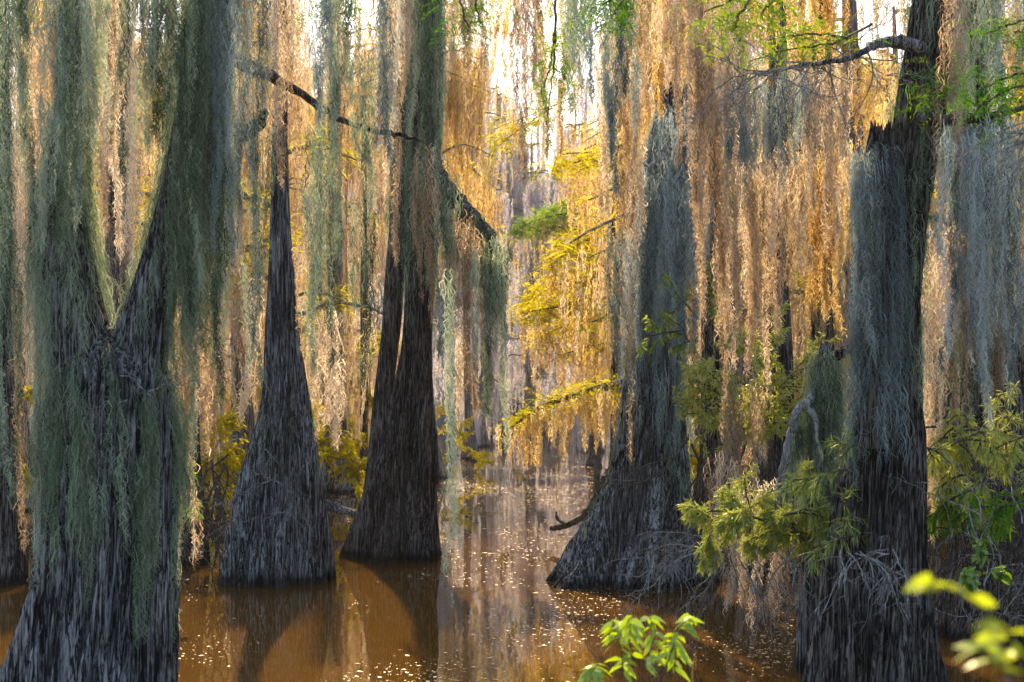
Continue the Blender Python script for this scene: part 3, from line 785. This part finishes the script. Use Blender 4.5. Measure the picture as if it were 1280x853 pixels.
# --- yellow feathery cypress behind the broken topped tree
DY = 33
def feather_tree(x, D, label, limbs, kind, seed, trunk_px, mossk='gold', pxtop=150):
    s = Stem([(YH + CAMH * FOC / D, x - trunk_px * 1.8, x + trunk_px * 1.8), (560, x - trunk_px, x + trunk_px), (300, x - trunk_px * .8, x + trunk_px * .8), (pxtop, x - trunk_px * .5, x + trunk_px * .5)], D, .12, .05, seed)
    t = empty('cypress_tree', (float(s.x[0]), float(s.y[0]), 0.0), label, 'tree')
    ml, mf, mm = MB(), MB(), MB(); s.mesh(ml, 60, 60)
    for pts, dens in limbs:
        q = limb(ml, [P(X, Y, D + dz) for X, Y, dz in pts], .045, .012, 6, 22)
        for p in q[3:]:
            m_ = int(dens * 1.5)
            nd = R.normal(0, 1, (m_, 3)) * np.array([1, 1, .35])
            needles(mf, p + R.normal(0, .16, (m_, 3)), nd, R.uniform(.2, .5, m_), 7, .11, .022, R.random(m_))
            if R.random() < .8: rope(mm, p + R.normal(0, .15, 3), R.uniform(.6, 1.9), .06, .3, .018, 1.4)
    ml.build('trunk', M['bark_dark'], t, smooth=True); mf.build('crown', M[kind], t); mm.build('moss', M[mossk], t)
    return t

TY = feather_tree(772, DY, 'yellow feathery cypress with drooping sprays left of the broken topped tree',
   [([(768, 300, 0), (735, 300, -.3), (705, 318, -.6), (690, 335, -.8)], 9), ([(768, 340, 0), (730, 345, .3), (690, 360, .5), (655, 378, .6)], 9),
    ([(768, 372, 0), (730, 375, -.5), (690, 385, -.9), (650, 392, -1.1)], 9), ([(768, 400, 0), (735, 402, .4), (700, 410, .6), (668, 425, .8)], 8),
    ([(770, 330, 0), (750, 335, -.6), (738, 350, -1)], 8), ([(770, 430, 0), (740, 432, .2), (700, 445, .4)], 5), ([(768, 210, 0), (735, 200, .3), (700, 210, .5)], 5)], 'yellow', 81, 9)
TY2 = feather_tree(742, 58, 'distant lime green cypress crown above the yellow feathery tree',
   [([(738, 268, 0), (700, 268, -.3), (660, 280, -.6), (645, 292, -.8)], 16), ([(738, 290, 0), (700, 284, .5), (665, 290, .5)], 16), ([(740, 250, 0), (705, 258, .5), (675, 270, .5)], 14)], 'fresh', 82, 6, pxtop=220)
TY3 = feather_tree(455, 44, 'yellow green leafy cypress low in the gap left of the twin stems',
   [([(455, 480, 0), (430, 478, -.3), (412, 490, -.6)], 9), ([(455, 440, 0), (435, 436, .5), (420, 446, .5)], 9), ([(455, 500, 0), (470, 496, .4), (484, 506, .5)], 9), ([(455, 425, 0), (470, 428, .4), (482, 440, .5)], 8)], 'yellow', 83, 5, pxtop=120)

# =================================================================== SHRUBS AND SPRAYS
def shrub(label, base, stems, leafmat, twigmat, ll, lw, per, depth=2, kids=4, droop=.05, spread=.55, cat='shrub', name='shrub', r=.012, tint=None, bare=None):
    e = empty(name, tuple(base), label, cat)
    mt, mf = MB(), MB(); ends = []
    for p, d, L in stems: twig(mt, p, norm(np.array(d, float)), L, r, depth, ends, kids, droop, spread)
    B, Dd = [], []
    for p, d, dep in ends:
        if dep == depth and depth > 1: continue
        for k in range(per):
            B.append(p + R.normal(0, .01, 3)); Dd.append(norm(d * .7 + R.normal(0, .6, 3) + np.array([0, 0, -.15])))
    mt.build('stems', twigmat, e)
    if per:
        B, Dd = np.array(B), np.array(Dd)
        leaves(mf, B, Dd, ll * R.uniform(.6, 1.25, len(B)), lw * R.uniform(.7, 1.2, len(B)), tint=None if tint is None else np.clip(R.normal(tint, .2, len(B)), 0, 1))
        mf.build('leaves', leafmat, e)
    return e


def px_stems(pts, D, zz=.35):
    return [(P(x, y, D + R.normal(0, .2)), (dx, R.normal(0, .35), dz), L) for x, y, dx, dz, L in pts]

# light green willowy bush
st = []
for k in range(30):
    x = R.uniform(912, 1080); y = R.uniform(640, 680)
    st.append((x, y, R.normal((x - 990) / 160, .4), R.uniform(.0, .7), R.uniform(.22, .42)))
shrub('light green willowy bush overhanging the dark water before the tall cypress', P(1010, 700, 12.4), px_stems(st, 12.4), M['willow'], M['twig_dark'], .078, .009, 6, 2, 4, .1, tint=.85)
# feathery dark plants at the tall tree's foot
st = [(R.uniform(1030, 1095), R.uniform(560, 680), R.normal(-.2, .5), R.uniform(-.2, .5), .3) for k in range(8)]
shrub('narrow leaved dark green fern like tuft on the snag foot', P(1060, 650, 11.3), px_stems(st, 11.2), M['willow'], M['twig_dark'], .11, .008, 3, 1, 4, .15, tint=.4)
# yellow green thicket
st = [(R.uniform(895, 1000), R.uniform(430, 545), R.normal(0, .5), R.uniform(-.1, .7), R.uniform(.4, .7)) for k in range(24)]
shrub('yellow green thicket glowing in front of the orange moss', P(950, 545, 17.5), px_stems(st, 17.5), M['willow'], M['twig_dark'], .07, .018, 4, 2, 4, .03, tint=.9)
st = [(R.uniform(850, 905), R.uniform(370, 520), R.normal(0, .4), R.uniform(-.1, .7), .5) for k in range(7)]
shrub('small leafy climber on the right side of the broken topped tree', P(880, 520, 18.2), px_stems(st, 18.2), M['willow'], M['twig_dark'], .07, .03, 2, 2, 3, .03, tint=.6)
# right bushes
st = [(R.uniform(1150, 1285), R.uniform(530, 600), R.normal(0, .6), R.uniform(-.5, .5), R.uniform(.25, .45)) for k in range(20)]
shrub('drooping green bush under the blue grey moss at the right', P(1215, 560, 12.2), px_stems(st, 12.2), M['willow'], M['twig_dark'], .08, .009, 4, 2, 3, .15, tint=.7)
st = [(R.uniform(1190, 1285), R.uniform(610, 650), R.normal(0, .6), R.uniform(-.4, .3), R.uniform(.2, .4)) for k in range(10)]
shrub('low dark leafed bush at the right edge below the drooping bush', P(1240, 630, 11.6), px_stems(st, 11.6), M['needle'], M['twig_dark'], .08, .014, 4, 1, 4, .12, tint=.6)
st = [(1228, 712, .1, .7, .14), (1222, 716, -.5, .4, .12), (1236, 716, .6, .3, .12), (1205, 735, .4, .3, .12)]
shrub('little bright green sprig in the dark at the lower right', P(1226, 760, 10), px_stems(st, 10), M['fresh'], M['twig_dark'], .07, .035, 2, 1, 3, .1, cat='plant', name='sprig', r=.005, tint=.3)
st = [(226, 600, .1, .6, .18), (222, 612, -.5, .4, .14), (232, 640, .4, .3, .16)]
shrub('small bright green sprig in the tangle right of the forked trunk', P(228, 660, 16), px_stems(st, 16), M['fresh'], M['twig_dark'], .08, .03, 3, 1, 3, .1, cat='plant', name='sprig', r=.005, tint=.2)
st = [(12, 520, .2, .5, .6), (5, 540, -.4, .3, .6), (18, 505, .4, .5, .5), (10, 560, .2, -.3, .5)]
shrub('yellow leafed sprays behind the tan moss at the left edge', P(10, 560, 21), px_stems(st, 21), M['yellow'], M['twig_dark'], .1, .035, 4, 2, 3, .1)
for x, D, lab in ((232, 31, 'golden leafed shrub low on the water behind the right flank of the forked trunk'), (276, 34, 'golden leafed shrub low on the water just left of the bluish trunk'),
                  (428, 36, 'golden leafed shrub low between the bluish trunk and the twin stems'), (462, 47, 'yellow shrub on the far water left of the twin stems'),
                  (560, 52, 'yellow shrub on the far water right of the twin stems'), (925, 28, 'golden shrub in the shade right of the broken topped tree'), (1165, 25, 'golden shrub low behind the tall dark cypress')):
    st = [(x + R.normal(0, 14), YH + (CAMH - R.uniform(.1, 1.2)) * FOC / D, R.normal(0, .6), R.uniform(0, .9), R.uniform(.7, 1.3)) for k in range(9)]
    shrub(lab, np.array([(x - 640) / FOC * D, D, 0]), px_stems(st, D), M['yellow'], M['twig_dark'], .13, .05, 4, 2, 4, .05, tint=.6)
# foreground sprig with broad leaves
e_ = empty('sprig', tuple(P(800, 900, 5.6)), 'broad leafed bright green sprig rising from the water at bottom centre', 'plant')
mt, mf = MB(), MB(); B, Dd = [], []
for pts in ([(760, 960), (778, 860), (775, 805), (766, 775)], [(770, 960), (800, 850), (818, 795), (812, 772)], [(780, 960), (830, 840), (850, 785), (866, 770)], [(770, 960), (790, 850), (786, 790), (790, 770)], [(760, 960), (752, 880), (740, 845), (746, 830)], [(780, 960), (835, 850), (845, 815), (838, 800)]):
    q = smooth_path([P(x, y, 5.6 + R.normal(0, .05)) for x, y in pts], 22)
    tube(mt, q, np.linspace(.004, .0015, 22), 5)
    for p in q[9:]:
        for k in range(2):
            a = R.uniform(0, 6.3); B.append(p); Dd.append((math.cos(a), math.sin(a) * .7, R.uniform(-.5, .35)))
B, Dd = np.array(B), np.array(Dd, float)
leaves(mf, B, Dd, R.uniform(.05, .085, len(B)), R.uniform(.02, .03, len(B)), prof=(.1, 1, .85, .05), droop=.45, tint=np.full(len(B), .75))
mt.build('stems', M['twig_dark'], e_); mf.build('leaves', M['fresh'], e_)
# blurred close sprig, bottom right
e_ = empty('sprig', tuple(P(1280, 900, 1.6)), 'blurred yellow green leaves close to the camera at bottom right', 'plant')
mt, mf = MB(), MB(); B, Dd = [], []
for pts in ([(1300, 1000), (1270, 880), (1240, 820), (1215, 805)], [(1310, 1000), (1290, 860), (1262, 800), (1240, 770)], [(1300, 1000), (1250, 800), (1200, 740), (1160, 725)]):
    q = smooth_path([P(x, y, 1.6 + R.normal(0, .03)) for x, y in pts], 20)
    tube(mt, q, np.linspace(.0025, .001, 20), 5)
    for p in q[10:]:
        a = R.uniform(0, 6.3); B.append(p); Dd.append((math.cos(a), math.sin(a) * .7, R.uniform(-.3, .35)))
B, Dd = np.array(B), np.array(Dd, float)
leaves(mf, B, Dd, R.uniform(.024, .04, len(B)), R.uniform(.012, .018, len(B)), prof=(.1, 1, .85, .05), droop=.3, tint=np.full(len(B), .95))
mt.build('stems', M['twig_dark'], e_); mf.build('leaves', M['fresh'], e_)

# needle sprays along the top
def spray(label, D, segs, n, nl, nw, mat='needle', tint=.5, L=.2):
    e = empty('needle_spray', tuple(P(segs[0][0][0], segs[0][0][1], D)), label, 'branch')
    mt, mf = MB(), MB()
    for seg in segs:
        q = limb(mt, [P(x, y, D + R.normal(0, .08)) for x, y in seg], .012, .004, 5, 16)
        for p in q[2:]:
            d = R.normal(0, 1, (n, 3)) * np.array([1, .8, .45]) + np.array([0, 0, -.25])
            n_ = max(1, int(n * .55)); d = d[:n_]
            needles(mf, p + R.normal(0, .07, (n_, 3)), d, L * R.uniform(.6, 1.5, n_), 9, nl, nw, np.clip(R.normal(tint, .25, n_), 0, 1))
    mt.build('twig', M['twig_dark'], e); mf.build('foliage', M[mat], e)

spray('green needle spray above the twiggy bark limb', 11.0, [[(1090, 30), (1040, 55), (985, 62), (935, 78)], [(1060, 48), (1010, 42), (960, 50)]], 6, .045, .007, 'needle', .8)
spray('green needle spray against the tall dark trunk', 10.8, [[(1195, 105), (1170, 110), (1148, 128)], [(1192, 100), (1170, 96), (1150, 102)]], 4, .05, .006, 'needle', .75)
spray('dark green needle spray at the upper right edge', 9.0, [[(1300, 90), (1260, 96), (1215, 118)], [(1300, 105), (1262, 112), (1228, 135)]], 7, .05, .007, 'needle', .35)
spray('green needle spray in the top right corner', 9.2, [[(1300, 20), (1265, 30), (1232, 42)], [(1300, 36), (1268, 40)]], 5, .05, .007, 'needle', .4)
spray('hanging feathery spray over the open channel', 11.0, [[(694, -20), (694, 50), (690, 100), (684, 150)], [(694, 40), (688, 80), (676, 118)]], 6, .045, .007, 'needle', .7, .16)
spray('green needle spray at top centre', 9.5, [[(560, -40), (590, -5), (600, 30)], [(570, -40), (578, 10), (585, 40)]], 5, .05, .007, 'needle', .35)
spray('green needle spray at the top right of the channel', 9.5, [[(800, -40), (770, -5), (740, 10)], [(800, -30), (775, 5), (764, 22)]], 6, .05, .007, 'needle', .35)
spray('olive needle spray at the top above the apricot moss', 8.0, [[(960, -40), (915, 0), (880, 15)], [(960, -40), (930, 10), (915, 40)], [(1000, -40), (960, 5), (950, 20)]], 6, .05, .007, 'needle', .8)
spray('yellow needle spray over the far grey forest', 24, [[(720, 120), (660, 145), (610, 165)], [(690, 135), (645, 165), (620, 185)], [(740, 190), (700, 195), (690, 215)]], 6, .1, .015, 'yellow', .5, .35)
spray('small green needle sprays at top left of the twin stems', 11.5, [[(450, -30), (440, 0), (436, 25)], [(400, -30), (405, 5), (408, 22)]], 4, .05, .007, 'needle', .5)

# bare twig bushes
def bare(label, base, D, starts, L, r, depth, kids, droop, mat='twig_grey', wig=.18):
    e = empty('bare_twigs', tuple(base), label, 'twigs'); mt = MB(); ends = []
    for x, y, dx, dz in starts: twig(mt, P(x, y, D + R.normal(0, .1)), norm(np.array([dx, R.normal(0, .4), dz])), L * R.uniform(.7, 1.3), r, depth, ends, kids, droop, .6, 4, wig)
    mt.build('twig', M[mat], e)

bare('pale bare twigs arching over the blue grey moss at the right', P(1280, 150, 9.6), 9.6, [(1300, R.uniform(135, 200), -1, R.uniform(-.3, .5)) for k in range(9)], .55, .006, 1, 3, .14)
bare('grey tangle of dead twigs on the flank of the tall dark cypress', P(1090, 690, 10.7), 10.65, [(R.uniform(1050, 1125), R.uniform(685, 700), R.normal(0, .7), R.uniform(-.6, .2)) for k in range(14)], .38, .006, 2, 3, .12)
bare('grey dead twigs trailing under the willowy bush', P(960, 700, 12.0), 12.1, [(R.uniform(890, 1060), R.uniform(680, 712), R.normal(0, .6), R.uniform(-1.1, -.3)) for k in range(22)], .5, .006, 2, 3, .16)
bare('thin pale dead twigs reaching left from the willowy bush', P(880, 680, 14), 14, [(880, R.uniform(668, 690), -1, R.uniform(-.3, .4)) for k in range(6)], .6, .009, 2, 3, .05)
bare('bare brown twigs in the dark corner at lower right', P(1270, 780, 10), 10, [(R.uniform(1210, 1290), R.uniform(640, 790), R.normal(0, .6), R.uniform(-.2, 1)) for k in range(12)], .4, .005, 2, 3, .02)
bare('dark root tangle between the forked tree and the bluish trunk', P(260, 700, 21), 20.5, [(R.uniform(215, 300), R.uniform(560, 660), R.normal(0, .4), R.uniform(-1.1, -.4)) for k in range(30)], .8, .018, 2, 3, .14, 'twig_dark')
bare('dark root tangle behind the willowy bush', P(930, 720, 17), 17.5, [(R.uniform(860, 1000), R.uniform(540, 640), R.normal(0, .4), R.uniform(-1.1, -.4)) for k in range(42)], .9, .018, 2, 3, .14, 'twig_dark')
bare('dark root tangle at the right edge behind the bushes', P(1220, 720, 13), 13.2, [(R.uniform(1165, 1290), R.uniform(560, 660), R.normal(0, .4), R.uniform(-1.1, -.4)) for k in range(44)], .7, .012, 2, 3, .14, 'twig_dark')

# driftwood and log
e_ = empty('driftwood', tuple(P(735, 655, 25)), 'dark driftwood snag poking from the water left of the broken topped tree', 'driftwood'); mb = MB()
for pts, r in (([(770, 590), (752, 622), (735, 645), (712, 657), (694, 660)], .07), ([(752, 560), (752, 600), (748, 640), (742, 670)], .05), ([(716, 656), (704, 650), (701, 640)], .03), ([(745, 630), (738, 655), (728, 668)], .045), ([(758, 612), (752, 640), (750, 665)], .05)):
    limb(mb, [P(x - 6, y, 25 + R.normal(0, .1)) for x, y in pts], r * 1.5, r * .6, 8)
mb.build('wood', M['twig_dark'], e_)
mb = MB(); limb(mb, [P(398, 628, 29), P(425, 637, 28.6), P(455, 645, 28.2)], .1, .08, 12)
tag(mb.build('fallen_log', M['bark_grey'], loc=P(425, 637, 28.6)), 'grey fallen log slanting into the water left of the twin stemmed cypress', 'log')

# floating leaves
mb = MB(); N = 30000
X = R.uniform(180, 1010, N); Yp = 555 + (853 - 555 + 30) * R.random(N) ** 1.35
D = CAMH * FOC / (Yp - YH); wx = (X - 640) / FOC * D
dens = np.sin(wx * .9 + D * .35) + np.sin(wx * 2.1 - D * .8 + 1) + .7 * np.sin(D * 1.7 + wx) + R.normal(0, .8, N)
dens += 2.4 * np.exp(-((D - 38) / 9) ** 2) - 1.1 * (X < 430) + .5 * (X > 540) * (X < 740) - 1.5 * (X > 780) + .9 * np.sin(wx * .45 + 1.2 * np.sin(D * .22)) 
k = (dens > .35) & (D < 80); wx, D = wx[k], D[k]
rx, rd = R.uniform(-6, 4, 16000), R.uniform(27, 58, 16000)           # the raft drifted across the channel
k = np.sin(rx * 1.3 + rd * .5) + np.sin(rd * .8 - rx * .6) + 1.4 * np.exp(-((rd - 40) / 8) ** 2) + R.normal(0, .5, 16000) > .7
wx, D = np.r_[wx, rx[k]], np.r_[D, rd[k]]; N = len(D)
a = R.uniform(0, 2 * PI, N); s = np.clip(np.exp(R.normal(-4.35, .5, N)), .004, .045) * (D / 14) ** .6
u = np.stack([np.cos(a), np.sin(a), 0 * a], -1) * s[:, None]; v_ = np.stack([-np.sin(a), np.cos(a), 0 * a], -1) * (s * .45)[:, None]
c = np.stack([wx, D, np.full(N, .005)], -1)
vv = np.stack([c - u, c + v_ + np.array([0, 0, .002]), c + u, c - v_], 1).reshape(-1, 3)
ii = np.arange(N)[:, None] * 4
mb.add(vv, ii + np.arange(4)[None], np.repeat(R.random(N), 4))
tag(mb.build('floating_leaves', M['litter']), 'scatter of tiny pale fallen leaves floating on the brown water', 'leaves', kind='stuff')

# =================================================================== AIR
bpy.ops.mesh.primitive_cube_add(size=1, location=(0, 430, 24))
hz = bpy.context.object; hz.name = 'haze'; hz.scale = (1960, 1700, 52)
hz['kind'] = 'stuff'; hz['label'] = 'thin pale morning haze over the swamp'
hm, hn, ho = newmat('haze_air')
pv = hn.nodes.new('ShaderNodeVolumePrincipled'); pv.inputs['Density'].default_value = .0002; pv.inputs['Color'].default_value = (.93, .92, .95, 1); pv.inputs['Anisotropy'].default_value = .45
hn.links.new(pv.outputs[0], ho.inputs['Volume'])
hz.data.materials.append(hm)

# =================================================================== LIGHT, CAMERA
EL, AZ = math.radians(41), math.radians(-7)
w = bpy.data.worlds.new('World'); scene.world = w; w.use_nodes = True
nt = w.node_tree; bg = nt.nodes['Background']
sky = nt.nodes.new('ShaderNodeTexSky'); sky.sky_type = 'NISHITA'; sky.sun_disc = False
sky.sun_elevation = EL; sky.sun_rotation = AZ; sky.dust_density = 2.2
nt.links.new(sky.outputs[0], bg.inputs[0]); bg.inputs[1].default_value = .15
sl = bpy.data.lights.new('sun', 'SUN'); sl.energy = 5.0; sl.angle = math.radians(.6); sl.color = (1, .76, .44)
so = bpy.data.objects.new('sun', sl); COL.objects.link(so)
to_sun = Vector((math.sin(AZ) * math.cos(EL), math.cos(AZ) * math.cos(EL), math.sin(EL)))
so.rotation_euler = (-to_sun).to_track_quat('-Z', 'Y').to_euler(); so.location = (0, 0, 40)

cam = bpy.data.cameras.new('camera'); co = bpy.data.objects.new('camera', cam); COL.objects.link(co)
co.location = (0, 0, CAMH); co.rotation_euler = (PI / 2, 0, 0)
cam.lens = 50; cam.sensor_width = 36; cam.shift_y = (YH - 426.5) / 1280; cam.clip_end = 3000
cam.dof.use_dof = True; cam.dof.focus_distance = 16; cam.dof.aperture_fstop = 4.0
scene.camera = co
vs = scene.view_settings
vs.view_transform = 'Standard'; vs.look = 'None'; vs.exposure = 1.42; vs.gamma = 1
scene.cycles.max_bounces = 7; scene.cycles.diffuse_bounces = 3; scene.cycles.transmission_bounces = 4; scene.cycles.glossy_bounces = 3
scene.cycles.use_denoising = True
